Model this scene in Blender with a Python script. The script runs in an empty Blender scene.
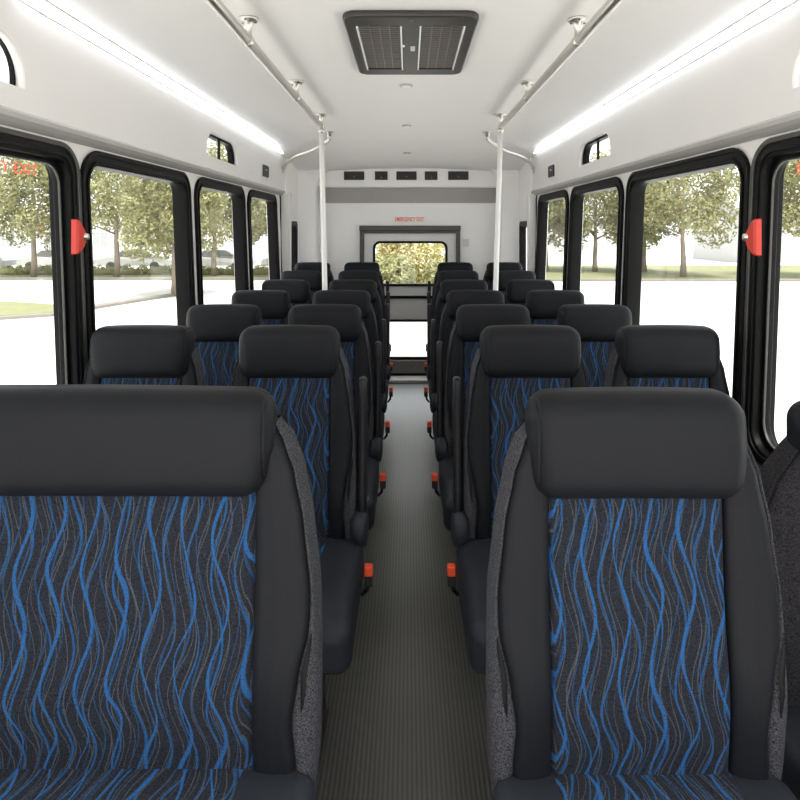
import bpy, bmesh, math, random
from mathutils import Vector, Matrix
random.seed(7)
sc = bpy.context.scene
COL = sc.collection
PI = math.pi

# ------------------------------------------------------------------ camera, world, sun, exposure
EYE = 1.54                                   # eye height above the bus floor
cam_d = bpy.data.cameras.new('camera')
cam = bpy.data.objects.new('camera', cam_d); COL.objects.link(cam)
cam.location = (0, 0, EYE); cam.rotation_euler = (PI/2, 0, 0)
cam_d.sensor_width = 36; cam_d.lens = 27.72
cam_d.shift_x = -0.0106; cam_d.shift_y = -0.215
cam_d.clip_start = 0.02; cam_d.clip_end = 400
sc.camera = cam

w = bpy.data.worlds.new('sky'); sc.world = w; w.use_nodes = True
bg = w.node_tree.nodes['Background']
bg.inputs[0].default_value = (0.96, 0.975, 1.0, 1); bg.inputs[1].default_value = 1.0
sun_d = bpy.data.lights.new('sun', 'SUN'); sun_d.energy = 4.0; sun_d.angle = math.radians(20)
sun_d.color = (1.0, 0.965, 0.91)
sun = bpy.data.objects.new('sun', sun_d); COL.objects.link(sun)
sun.rotation_euler = (math.radians(20), math.radians(8), 0)

sc.view_settings.view_transform = 'Standard'
sc.view_settings.look = 'None'
sc.view_settings.gamma = 1
sc.view_settings.use_curve_mapping = False
sc.view_settings.exposure = 1.3
LED_POWER = 3.4
sc.cycles.use_denoising = True
sc.cycles.max_bounces = 12
sc.cycles.diffuse_bounces = 6
sc.cycles.transparent_max_bounces = 24

# ------------------------------------------------------------------ materials
def node_mat(name):
    m = bpy.data.materials.new(name); m.use_nodes = True
    nt = m.node_tree
    return m, nt, nt.nodes['Principled BSDF']

def simple(name, col, rough=0.5, metal=0.0, bump=0.0, bscale=60, var=0.0, spec=0.5, stretch=(1, 1, 1)):
    m, nt, b = node_mat(name)
    b.inputs['Base Color'].default_value = (*col, 1)
    b.inputs['Roughness'].default_value = rough
    b.inputs['Metallic'].default_value = metal
    b.inputs['Specular IOR Level'].default_value = spec
    if bump or var:
        tc = nt.nodes.new('ShaderNodeTexCoord'); mp = nt.nodes.new('ShaderNodeMapping')
        mp.inputs['Scale'].default_value = stretch
        n = nt.nodes.new('ShaderNodeTexNoise'); n.inputs['Scale'].default_value = bscale
        n.inputs['Detail'].default_value = 4
        nt.links.new(tc.outputs['Object'], mp.inputs[0]); nt.links.new(mp.outputs[0], n.inputs['Vector'])
        if bump:
            bp = nt.nodes.new('ShaderNodeBump'); bp.inputs['Strength'].default_value = bump
            bp.inputs['Distance'].default_value = 0.003
            nt.links.new(n.outputs[0], bp.inputs['Height']); nt.links.new(bp.outputs[0], b.inputs['Normal'])
        if var:
            mx = nt.nodes.new('ShaderNodeMix'); mx.data_type = 'RGBA'
            mx.inputs[6].default_value = (*[max(0, c*(1-var)) for c in col], 1)
            mx.inputs[7].default_value = (*[min(1, c*(1+var)) for c in col], 1)
            nt.links.new(n.outputs[0], mx.inputs[0]); nt.links.new(mx.outputs[2], b.inputs['Base Color'])
    return m

class NT:
    """tiny helper for maths in node trees"""
    def __init__(s, nt): s.nt = nt
    def m(s, op, a, b=None, c=None, clamp=False):
        n = s.nt.nodes.new('ShaderNodeMath'); n.operation = op; n.use_clamp = clamp
        for i, v in enumerate((a, b, c)):
            if v is None: continue
            if isinstance(v, (int, float)): n.inputs[i].default_value = v
            else: s.nt.links.new(v, n.inputs[i])
        return n.outputs[0]
    def noise(s, vec, scale, detail=2):
        n = s.nt.nodes.new('ShaderNodeTexNoise'); n.inputs['Scale'].default_value = scale
        n.inputs['Detail'].default_value = detail
        s.nt.links.new(vec, n.inputs['Vector']); return n.outputs[0]
    def vec(s, x, y, z=0.0):
        n = s.nt.nodes.new('ShaderNodeCombineXYZ')
        for i, v in enumerate((x, y, z)):
            if isinstance(v, (int, float)): n.inputs[i].default_value = v
            else: s.nt.links.new(v, n.inputs[i])
        return n.outputs[0]
    def mix(s, f, a, b):
        n = s.nt.nodes.new('ShaderNodeMix'); n.data_type = 'RGBA'
        for i, v in ((0, f), (6, a), (7, b)):
            if isinstance(v, (int, float)): n.inputs[i].default_value = v
            elif isinstance(v, tuple): n.inputs[i].default_value = (*v, 1)
            else: s.nt.links.new(v, n.inputs[i])
        return n.outputs[2]

def wave_fabric():
    m, nt, b = node_mat('wave_fabric'); N = NT(nt)
    tc = nt.nodes.new('ShaderNodeTexCoord'); sp = nt.nodes.new('ShaderNodeSeparateXYZ')
    nt.links.new(tc.outputs['Object'], sp.inputs[0])
    oi = nt.nodes.new('ShaderNodeObjectInfo')
    x = N.m('ADD', sp.outputs[0], N.m('MULTIPLY', oi.outputs['Random'], 3.0))
    v = N.m('SUBTRACT', sp.outputs[2], sp.outputs[1])
    fine = N.noise(tc.outputs['Object'], 480, 2)
    base = N.mix(N.m('MULTIPLY_ADD', fine, 3.0, -1.0, clamp=True), (0.0035, 0.0042, 0.0065), (0.023, 0.026, 0.035))
    col = base
    # each layer: period, wavelength, amplitude, width, seed, colour, strength
    layers = [
        (0.0190, 0.183, 0.011, 0.050, 3.1, (0.070, 0.072, 0.080), 0.8),
        (0.0310, 0.190, 0.012, 0.042, 3.7, (0.060, 0.072, 0.090), 0.75),
        (0.0270, 0.200, 0.011, 0.052, 4.4, (0.012, 0.052, 0.125), 0.9),
        (0.0410, 0.190, 0.012, 0.054, 4.0, (0.012, 0.070, 0.185), 1.0),
        (0.0560, 0.195, 0.013, 0.058, 3.4, (0.017, 0.088, 0.235), 1.0),
    ]
    for p, lam, amp, wd, seed, c, st in layers:
        # the wave, drifting slowly from thread to thread
        drift = N.noise(N.vec(N.m('MULTIPLY', x, 4.0), N.m('MULTIPLY', v, 1.2), seed*0.25), 1.0, 1)
        ph = N.m('ADD', N.m('MULTIPLY', v, 2*PI/lam), N.m('MULTIPLY_ADD', drift, 8.0, seed*1.1))
        am = N.noise(N.vec(N.m('MULTIPLY', x, 6.0), N.m('MULTIPLY', v, 5.0), seed+2), 1.0, 1)
        off = N.m('MULTIPLY', N.m('SINE', ph), N.m('MULTIPLY', N.m('MULTIPLY_ADD', am, 1.3, 0.35), amp))
        q = N.m('DIVIDE', N.m('ADD', x, off), p)
        fr = N.m('FRACT', q); d = N.m('ABSOLUTE', N.m('SUBTRACT', fr, 0.5))
        wn = N.noise(N.vec(N.m('FLOOR', q), N.m('MULTIPLY', v, 4.0), seed+5), 1.7, 1)
        wid = N.m('MULTIPLY', N.m('MULTIPLY_ADD', wn, 2.6, -0.35), wd)
        mask = N.m('MULTIPLY', N.m('SUBTRACT', 1.0, N.m('DIVIDE', d, N.m('MAXIMUM', wid, 0.004)), clamp=True), 2.2, clamp=True)
        mask = N.m('MULTIPLY', mask, N.m('MULTIPLY', N.m('MULTIPLY_ADD', fine, 2.6, -0.45, clamp=True), st), clamp=True)
        col = N.mix(mask, col, c)
    nt.links.new(col, b.inputs['Base Color'])
    b.inputs['Roughness'].default_value = 0.9
    b.inputs['Specular IOR Level'].default_value = 0.2
    bp = nt.nodes.new('ShaderNodeBump'); bp.inputs['Strength'].default_value = 0.35; bp.inputs['Distance'].default_value = 0.002
    nt.links.new(fine, bp.inputs['Height']); nt.links.new(bp.outputs[0], b.inputs['Normal'])
    return m

def heather(name, dark, light, scale=420):
    m, nt, b = node_mat(name); N = NT(nt)
    tc = nt.nodes.new('ShaderNodeTexCoord')
    n1 = N.noise(tc.outputs['Object'], scale, 3)
    nt.links.new(N.mix(N.m('MULTIPLY_ADD', n1, 3.2, -1.1, clamp=True), dark, light), b.inputs['Base Color'])
    b.inputs['Roughness'].default_value = 0.95; b.inputs['Specular IOR Level'].default_value = 0.15
    bp = nt.nodes.new('ShaderNodeBump'); bp.inputs['Strength'].default_value = 0.3; bp.inputs['Distance'].default_value = 0.002
    nt.links.new(n1, bp.inputs['Height']); nt.links.new(bp.outputs[0], b.inputs['Normal'])
    return m

def ribbed_floor():
    m, nt, b = node_mat('ribbed_floor'); N = NT(nt)
    tc = nt.nodes.new('ShaderNodeTexCoord'); sp = nt.nodes.new('ShaderNodeSeparateXYZ')
    nt.links.new(tc.outputs['Object'], sp.inputs[0])
    s = N.m('SINE', N.m('MULTIPLY', sp.outputs[0], 2*PI/0.0135))
    r = N.m('MULTIPLY_ADD', s, 0.5, 0.5)
    big = N.noise(tc.outputs['Object'], 6, 3)
    col = N.mix(N.m('MULTIPLY', r, N.m('MULTIPLY_ADD', big, 0.5, 0.6)), (0.022, 0.022, 0.019), (0.110, 0.107, 0.096))
    nt.links.new(col, b.inputs['Base Color'])
    b.inputs['Roughness'].default_value = 0.40
    b.inputs['Specular IOR Level'].default_value = 1.0
    b.inputs['Coat Weight'].default_value = 0.5; b.inputs['Coat Roughness'].default_value = 0.3
    bp = nt.nodes.new('ShaderNodeBump'); bp.inputs['Strength'].default_value = 0.2; bp.inputs['Distance'].default_value = 0.002
    nt.links.new(r, bp.inputs['Height']); nt.links.new(bp.outputs[0], b.inputs['Normal'])
    return m

def seam_vinyl(name, col, seam_x):
    """vinyl with a dark stitched seam down each side at |x| = seam_x"""
    m, nt, b = node_mat(name); N = NT(nt)
    tc = nt.nodes.new('ShaderNodeTexCoord'); sp = nt.nodes.new('ShaderNodeSeparateXYZ')
    nt.links.new(tc.outputs['Object'], sp.inputs[0])
    ax = N.m('ABSOLUTE', sp.outputs[0])
    d = N.m('ABSOLUTE', N.m('SUBTRACT', ax, seam_x))
    seam = N.m('SUBTRACT', 1.0, N.m('DIVIDE', d, 0.0028), clamp=True)
    nn = N.noise(tc.outputs['Object'], 160, 4)
    soft = N.noise(tc.outputs['Object'], 9, 2)
    base = N.mix(soft, tuple(c*0.85 for c in col), tuple(c*1.15 for c in col))
    nt.links.new(N.mix(N.m('MULTIPLY', seam, 0.75), base, (0.006, 0.006, 0.007)), b.inputs['Base Color'])
    b.inputs['Roughness'].default_value = 0.55; b.inputs['Specular IOR Level'].default_value = 0.17
    h = N.m('SUBTRACT', N.m('MULTIPLY', nn, 0.12), N.m('MULTIPLY', seam, 1.0))
    h = N.m('ADD', h, N.m('MULTIPLY', soft, 1.2))
    bp = nt.nodes.new('ShaderNodeBump'); bp.inputs['Strength'].default_value = 0.5; bp.inputs['Distance'].default_value = 0.004
    nt.links.new(h, bp.inputs['Height']); nt.links.new(bp.outputs[0], b.inputs['Normal'])
    return m

def glass_mat(name, tint=(0.97, 0.985, 0.975)):
    m = bpy.data.materials.new(name); m.use_nodes = True; nt = m.node_tree
    nt.nodes.remove(nt.nodes['Principled BSDF'])
    out = nt.nodes['Material Output']
    t = nt.nodes.new('ShaderNodeBsdfTransparent'); t.inputs[0].default_value = (*tint, 1)
    g = nt.nodes.new('ShaderNodeBsdfGlossy'); g.inputs['Roughness'].default_value = 0.02
    lw = nt.nodes.new('ShaderNodeLayerWeight'); lw.inputs[0].default_value = 0.5
    N = NT(nt); fac = N.m('MULTIPLY_ADD', N.m('POWER', lw.outputs['Facing'], 5.0), 0.35, 0.02)
    mx = nt.nodes.new('ShaderNodeMixShader')
    nt.links.new(fac, mx.inputs[0]); nt.links.new(t.outputs[0], mx.inputs[1]); nt.links.new(g.outputs[0], mx.inputs[2])
    nt.links.new(mx.outputs[0], out.inputs[0])
    return m

def emit(name, col, power):
    m, nt, b = node_mat(name)
    b.inputs['Base Color'].default_value = (0.8, 0.8, 0.8, 1)
    b.inputs['Emission Color'].default_value = (*col, 1); b.inputs['Emission Strength'].default_value = power
    return m

def leaf_mat(name, c1, c2):
    m, nt, b = node_mat(name); N = NT(nt)
    tc = nt.nodes.new('ShaderNodeTexCoord')
    n1 = N.noise(tc.outputs['Object'], 2.3, 3)
    n2 = N.noise(tc.outputs['Object'], 14, 2)
    f = N.m('MULTIPLY_ADD', N.m('ADD', n1, n2), 1.6, -1.1, clamp=True)
    nt.links.new(N.mix(f, c1, c2), b.inputs['Base Color'])
    b.inputs['Roughness'].default_value = 0.7
    b.inputs['Subsurface Weight'].default_value = 0.0
    # leaves let some light through
    tr = nt.nodes.new('ShaderNodeBsdfTranslucent'); nt.links.new(N.mix(f, c1, c2), tr.inputs[0])
    mx = nt.nodes.new('ShaderNodeMixShader'); mx.inputs[0].default_value = 0.4
    nt.links.new(b.outputs[0], mx.inputs[1]); nt.links.new(tr.outputs[0], mx.inputs[2])
    nt.links.new(mx.outputs[0], nt.nodes['Material Output'].inputs[0])
    return m

M = {}
M['panel'] = simple('white_panel', (0.76, 0.742, 0.73), 0.42, bump=0.06, bscale=5, var=0.02)
M['rear_panel'] = simple('rear_panel', (0.90, 0.883, 0.87), 0.45, bump=0.05, bscale=5, var=0.02)
M['ceiling'] = simple('ceiling_liner', (0.87, 0.850, 0.838), 0.5, bump=0.08, bscale=4, var=0.02)
M['wall_grey'] = simple('window_wall', (0.78, 0.757, 0.735), 0.45, var=0.02, bscale=6)
M['trim_grey'] = simple('trim_grey', (0.42, 0.41, 0.39), 0.4)
M['recess_shade'] = simple('recess_shade_grey', (0.36, 0.345, 0.33), 0.5, var=0.04, bscale=8)  # darker grey that stands in for recess shade below the rear header
M['frame'] = simple('black_frame', (0.0045, 0.0045, 0.0045), 0.45, spec=0.12)
M['gasket'] = simple('rubber_gasket', (0.004, 0.004, 0.004), 0.5, spec=0.2)
M['alu'] = simple('dark_aluminium', (0.075, 0.072, 0.068), 0.4, 0.6)
M['glass'] = glass_mat('window_glass')
M['steel'] = simple('brushed_steel', (0.70, 0.67, 0.63), 0.32, 0.92)
M['white_pole'] = simple('white_pole', (0.82, 0.81, 0.79), 0.25)
M['vinyl'] = simple('black_vinyl', (0.0080, 0.0085, 0.0105), 0.55, bump=0.25, bscale=90, var=0.15, spec=0.17)
M['navy'] = simple('cushion_vinyl', (0.0175, 0.0200, 0.0255), 0.5, bump=0.25, bscale=90, var=0.15, spec=0.24)
M['plastic'] = simple('black_plastic', (0.008, 0.008, 0.009), 0.4, spec=0.3)
M['wave'] = wave_fabric()
M['heather'] = heather('grey_heather', (0.007, 0.007, 0.0085), (0.082, 0.082, 0.091))
M['dots'] = heather('dark_dotted_cloth', (0.008, 0.008, 0.009), (0.035, 0.032, 0.035), 300)
M['floor'] = ribbed_floor()
M['orange'] = simple('orange_button', (0.85, 0.075, 0.02), 0.4)
M['red'] = simple('red_plastic', (0.58, 0.032, 0.016), 0.35)
M['red_ink'] = simple('red_ink', (0.85, 0.13, 0.085), 0.6)
def film(name, col):
    m, nt, b = node_mat(name)                # translucent vinyl lettering on glass
    b.inputs['Base Color'].default_value = (*col, 1); b.inputs['Roughness'].default_value = 0.5
    tr = nt.nodes.new('ShaderNodeBsdfTranslucent'); tr.inputs[0].default_value = (*col, 1)
    mx = nt.nodes.new('ShaderNodeMixShader'); mx.inputs[0].default_value = 0.7
    nt.links.new(b.outputs[0], mx.inputs[1]); nt.links.new(tr.outputs[0], mx.inputs[2])
    nt.links.new(mx.outputs[0], nt.nodes['Material Output'].inputs[0]); return m
M['red_film'] = film('red_film', (0.85, 0.10, 0.06))
M['white_sign'] = simple('white_sign', (0.90, 0.88, 0.86), 0.5)
M['pale_sign'] = simple('pale_plate', (0.66, 0.655, 0.65), 0.5)
M['led'] = emit('led_lens', (0.93, 0.965, 1.0), LED_POWER)
M['vent'] = simple('vent_bronze', (0.040, 0.036, 0.032), 0.4, 0.2)
M['vent_dark'] = simple('vent_dark', (0.022, 0.020, 0.018), 0.5)
M['vent_fin'] = simple('vent_fin', (0.20, 0.185, 0.17), 0.4, 0.5)
M['door_grey'] = simple('door_panel_grey', (0.80, 0.785, 0.775), 0.45)
M['concrete'] = simple('pale_concrete', (0.55, 0.54, 0.515), 0.9, var=0.06, bscale=0.35)
M['kerb'] = simple('kerb_concrete', (0.19, 0.175, 0.155), 0.9, var=0.1, bscale=2)
M['grass'] = simple('dry_grass', (0.165, 0.168, 0.08), 0.9, var=0.25, bscale=1.5)
M['leaf'] = leaf_mat('pale_leaves', (0.135, 0.145, 0.058), (0.44, 0.42, 0.22))
M['leaf_gold'] = leaf_mat('golden_leaves', (0.44, 0.39, 0.16), (0.70, 0.64, 0.36))
M['leaf_hedge'] = leaf_mat('hedge_leaves', (0.24, 0.245, 0.115), (0.42, 0.41, 0.22))
M['bark'] = simple('bark', (0.26, 0.215, 0.17), 0.9, bump=0.5, bscale=8, var=0.2)
M['car_white'] = simple('car_paint_white', (0.5, 0.5, 0.5), 0.4)
M['car_grey'] = simple('car_paint_silver', (0.33, 0.335, 0.34), 0.4)
M['car_glass'] = simple('car_glass', (0.12, 0.125, 0.125), 0.2)
M['tyre'] = simple('tyre', (0.05, 0.05, 0.05), 0.8)
M['build'] = simple('white_siding', (0.5, 0.49, 0.48), 0.8)
M['build_glass'] = simple('building_glass', (0.28, 0.29, 0.29), 0.3)
M['roofing'] = simple('roofing', (0.42, 0.41, 0.40), 0.9)
M['paint'] = simple('road_paint', (0.9, 0.9, 0.9), 0.7)

# ------------------------------------------------------------------ helpers
def link(name, mesh, mat, parent=None, smooth=False):
    o = bpy.data.objects.new(name, mesh); COL.objects.link(o)
    if mat is not None and not mesh.materials: mesh.materials.append(mat)
    if parent: o.parent = parent
    if smooth:
        for p in mesh.polygons: p.use_smooth = True
    return o
def obj(name, bm, mat, parent=None, smooth=False):
    bmesh.ops.recalc_face_normals(bm, faces=bm.faces)
    me = bpy.data.meshes.new(name); bm.to_mesh(me); bm.free()
    return link(name, me, mat, parent, smooth)
def struct(name, bm, mat, parent=None, smooth=False):
    o = obj(name, bm, mat, parent, smooth); o['kind'] = 'structure'; return o
def empty(name, loc=(0, 0, 0)):
    o = bpy.data.objects.new(name, None); COL.objects.link(o); o.location = loc
    o.empty_display_size = 0.1; return o
def tag(o, label, cat, group=None):
    o['label'] = label; o['category'] = cat
    if group: o['group'] = group
    return o
def copy_tree(root):
    r = root.copy(); COL.objects.link(r)
    for ch in list(root.children):
        c = ch.copy(); COL.objects.link(c); c.parent = r
        for g in list(ch.children):
            d = g.copy(); COL.objects.link(d); d.parent = c
    return r

def box(bm, x0, x1, y0, y1, z0, z1, bev=0.0, seg=2):
    t = bmesh.new()
    bmesh.ops.create_cube(t, size=1)
    for v in t.verts:
        v.co = ((x0+x1)/2 + v.co.x*(x1-x0), (y0+y1)/2 + v.co.y*(y1-y0), (z0+z1)/2 + v.co.z*(z1-z0))
    if bev: bmesh.ops.bevel(t, geom=t.edges[:], offset=bev, segments=seg, profile=0.5, affect='EDGES')
    merge(bm, t)
def merge(bm, t):
    me = bpy.data.meshes.new('tmp'); t.to_mesh(me); t.free(); bm.from_mesh(me); bpy.data.meshes.remove(me)
def tube(bm, pts, r, n=14, cap=True):
    pts = [Vector(p) for p in pts]; rings = []
    up = None
    for i, p in enumerate(pts):
        d = (pts[min(i+1, len(pts)-1)] - pts[max(i-1, 0)]).normalized()
        if up is None:
            up = Vector((0, 0, 1)) if abs(d.z) < 0.9 else Vector((1, 0, 0))
        a = d.cross(up).normalized(); b = a.cross(d).normalized(); up = b
        rr = r[i] if isinstance(r, (list, tuple)) else r
        rings.append([bm.verts.new(p + a*math.cos(2*PI*k/n)*rr + b*math.sin(2*PI*k/n)*rr) for k in range(n)])
    for i in range(len(rings)-1):
        for k in range(n):
            bm.faces.new((rings[i][k], rings[i][(k+1) % n], rings[i+1][(k+1) % n], rings[i+1][k]))
    if cap:
        bm.faces.new(rings[0][::-1]); bm.faces.new(rings[-1])
def lathe(bm, prof, origin, axis='z', n=24):
    """prof: (radius, height) pairs about an axis through origin"""
    o = Vector(origin); rings = []
    for r, h in prof:
        ring = []
        for k in range(n):
            a = 2*PI*k/n; c, s = math.cos(a)*r, math.sin(a)*r
            v = {'z': (c, s, h), 'x': (h, c, s), 'y': (c, h, s)}[axis]
            ring.append(bm.verts.new(o + Vector(v)))
        rings.append(ring)
    for i in range(len(rings)-1):
        for k in range(n):
            bm.faces.new((rings[i][k], rings[i][(k+1) % n], rings[i+1][(k+1) % n], rings[i+1][k]))
    bm.faces.new(rings[0][::-1]); bm.faces.new(rings[-1])
def grid(bm, nu, nv, f):
    vs = [[bm.verts.new(f(i/nu, j/nv)) for j in range(nv+1)] for i in range(nu+1)]
    for i in range(nu):
        for j in range(nv):
            bm.faces.new((vs[i][j], vs[i+1][j], vs[i+1][j+1], vs[i][j+1]))
def rbox(wx, wy, wz, r, cuts=11):
    """rounded box centred on the origin"""
    bm = bmesh.new(); bmesh.ops.create_cube(bm, size=2)
    bmesh.ops.subdivide_edges(bm, edges=bm.edges[:], cuts=cuts, use_grid_fill=True)
    hx, hy, hz = wx/2, wy/2, wz/2
    def ease(c, h):
        # more vertices near the ends, where the rounding is
        k = min(0.9, r/h)
        a = abs(c); t = 0.5
        q = a/t*(1-k) if a < t else (1-k) + (a-t)/(1-t)*k
        return math.copysign(q, c)*h
    for v in bm.verts:
        p = Vector((ease(v.co.x, hx), ease(v.co.y, hy), ease(v.co.z, hz)))
        q = Vector((max(-hx+r, min(hx-r, p.x)), max(-hy+r, min(hy-r, p.y)), max(-hz+r, min(hz-r, p.z))))
        d = p - q
        if d.length > 1e-9: p = q + d.normalized()*r
        v.co = p
    return bm
def rrect(u0, u1, v0, v1, r, n=8):
    """rounded rectangle outline; r is a number or four radii (u0v0, u1v0, u1v1, u0v1)"""
    if not isinstance(r, (tuple, list)): r = (r,)*4
    pts = []
    for (cu, cv, su, sv, a0, rr) in ((u0, v0, 1, 1, PI, r[0]), (u1, v0, -1, 1, 1.5*PI, r[1]), (u1, v1, -1, -1, 0, r[2]), (u0, v1, 1, -1, 0.5*PI, r[3])):
        rr = max(rr, 1e-4)
        for k in range(n+1):
            a = a0 + 0.5*PI*k/n
            pts.append((cu + su*rr + rr*math.cos(a), cv + sv*rr + rr*math.sin(a)))
    return pts
def plate(loops, thick, place, bevel=0.0):
    """flat plate with an outline and holes -> bmesh; place maps (u, v, w) with w in 0..thick"""
    cu = bpy.data.curves.new('tmp', 'CURVE'); cu.dimensions = '2D'; cu.fill_mode = 'BOTH'
    cu.extrude = thick/2 - bevel; cu.bevel_depth = bevel; cu.bevel_resolution = 2; cu.offset = -bevel
    for lp in loops:
        s = cu.splines.new('POLY'); s.points.add(len(lp)-1); s.use_cyclic_u = True
        for p, c in zip(s.points, lp): p.co = (c[0], c[1], 0, 1)
    o = bpy.data.objects.new('tmp', cu); COL.objects.link(o)
    dg = bpy.context.evaluated_depsgraph_get()
    me = bpy.data.meshes.new_from_object(o.evaluated_get(dg))
    bm = bmesh.new(); bm.from_mesh(me)
    for v in bm.verts: v.co = place(v.co.x, v.co.y, v.co.z + thick/2)
    bmesh.ops.remove_doubles(bm, verts=bm.verts, dist=1e-5)
    bpy.data.objects.remove(o); bpy.data.curves.remove(cu); bpy.data.meshes.remove(me)
    return bm
def text_mesh(body, size, place, depth=0.001, bold=0.0):
    cu = bpy.data.curves.new('tmp', 'FONT'); cu.body = body; cu.size = size; cu.align_x = 'CENTER'; cu.align_y = 'CENTER'
    cu.extrude = depth; cu.offset = bold
    o = bpy.data.objects.new('tmp', cu); COL.objects.link(o)
    dg = bpy.context.evaluated_depsgraph_get()
    me = bpy.data.meshes.new_from_object(o.evaluated_get(dg))
    bm = bmesh.new(); bm.from_mesh(me)
    for v in bm.verts: v.co = place(v.co.x, v.co.y, v.co.z)
    bpy.data.objects.remove(o); bpy.data.curves.remove(cu); bpy.data.meshes.remove(me)
    return bm
def lerp_tab(tab, x):
    if x <= tab[0][0]: return tab[0][1]
    for (a, va), (b, vb) in zip(tab, tab[1:]):
        if x <= b:
            t = (x-a)/(b-a); t = t*t*(3-2*t)*0.5 + t*0.5
            return va + (vb-va)*t
    return tab[-1][1]

# ------------------------------------------------------------------ the bus shell
Y0, YE, YR = 0.20, 5.58, 6.45               # front of what is built, end of the main side walls, rear wall
XW, XP = 1.15, 1.12                          # window wall, upper panel
LEDGE, CORNICE = EYE + 0.318, EYE + 0.69

def lean(z):                                 # the body sides draw in a little below the belt
    t = max(0.0, (EYE - 0.12 - z)); return -0.045*min(t, 0.75)/0.75*min(1, t/0.4)

bm = bmesh.new(); box(bm, -1.24, 1.24, -0.35, YR+0.05, -0.06, 0.0)
struct('floor', bm, M['floor'])

def ceil_z(x, y):
    d = 0.0
    if y > 4.9:
        t = (y-4.9)/(YR-4.9); d = 0.13*t*t*(3-2*t)
    return EYE + 0.742 - 0.055*(abs(x)/XP)**2.4 - d
bm = bmesh.new()
grid(bm, 30, 40, lambda u, v: (-1.2+2.4*u, Y0+(YR+0.05-Y0)*v, ceil_z(-1.2+2.4*u, Y0+(YR+0.05-Y0)*v)))
ret = bmesh.ops.extrude_face_region(bm, geom=bm.faces[:])
for v in [g for g in ret['geom'] if isinstance(g, bmesh.types.BMVert)]: v.co.z = EYE + 0.86
struct('ceiling', bm, M['ceiling'], smooth=False)
for p in bpy.data.objects['ceiling'].data.polygons: p.use_smooth = abs(p.normal.z) > 0.5

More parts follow.
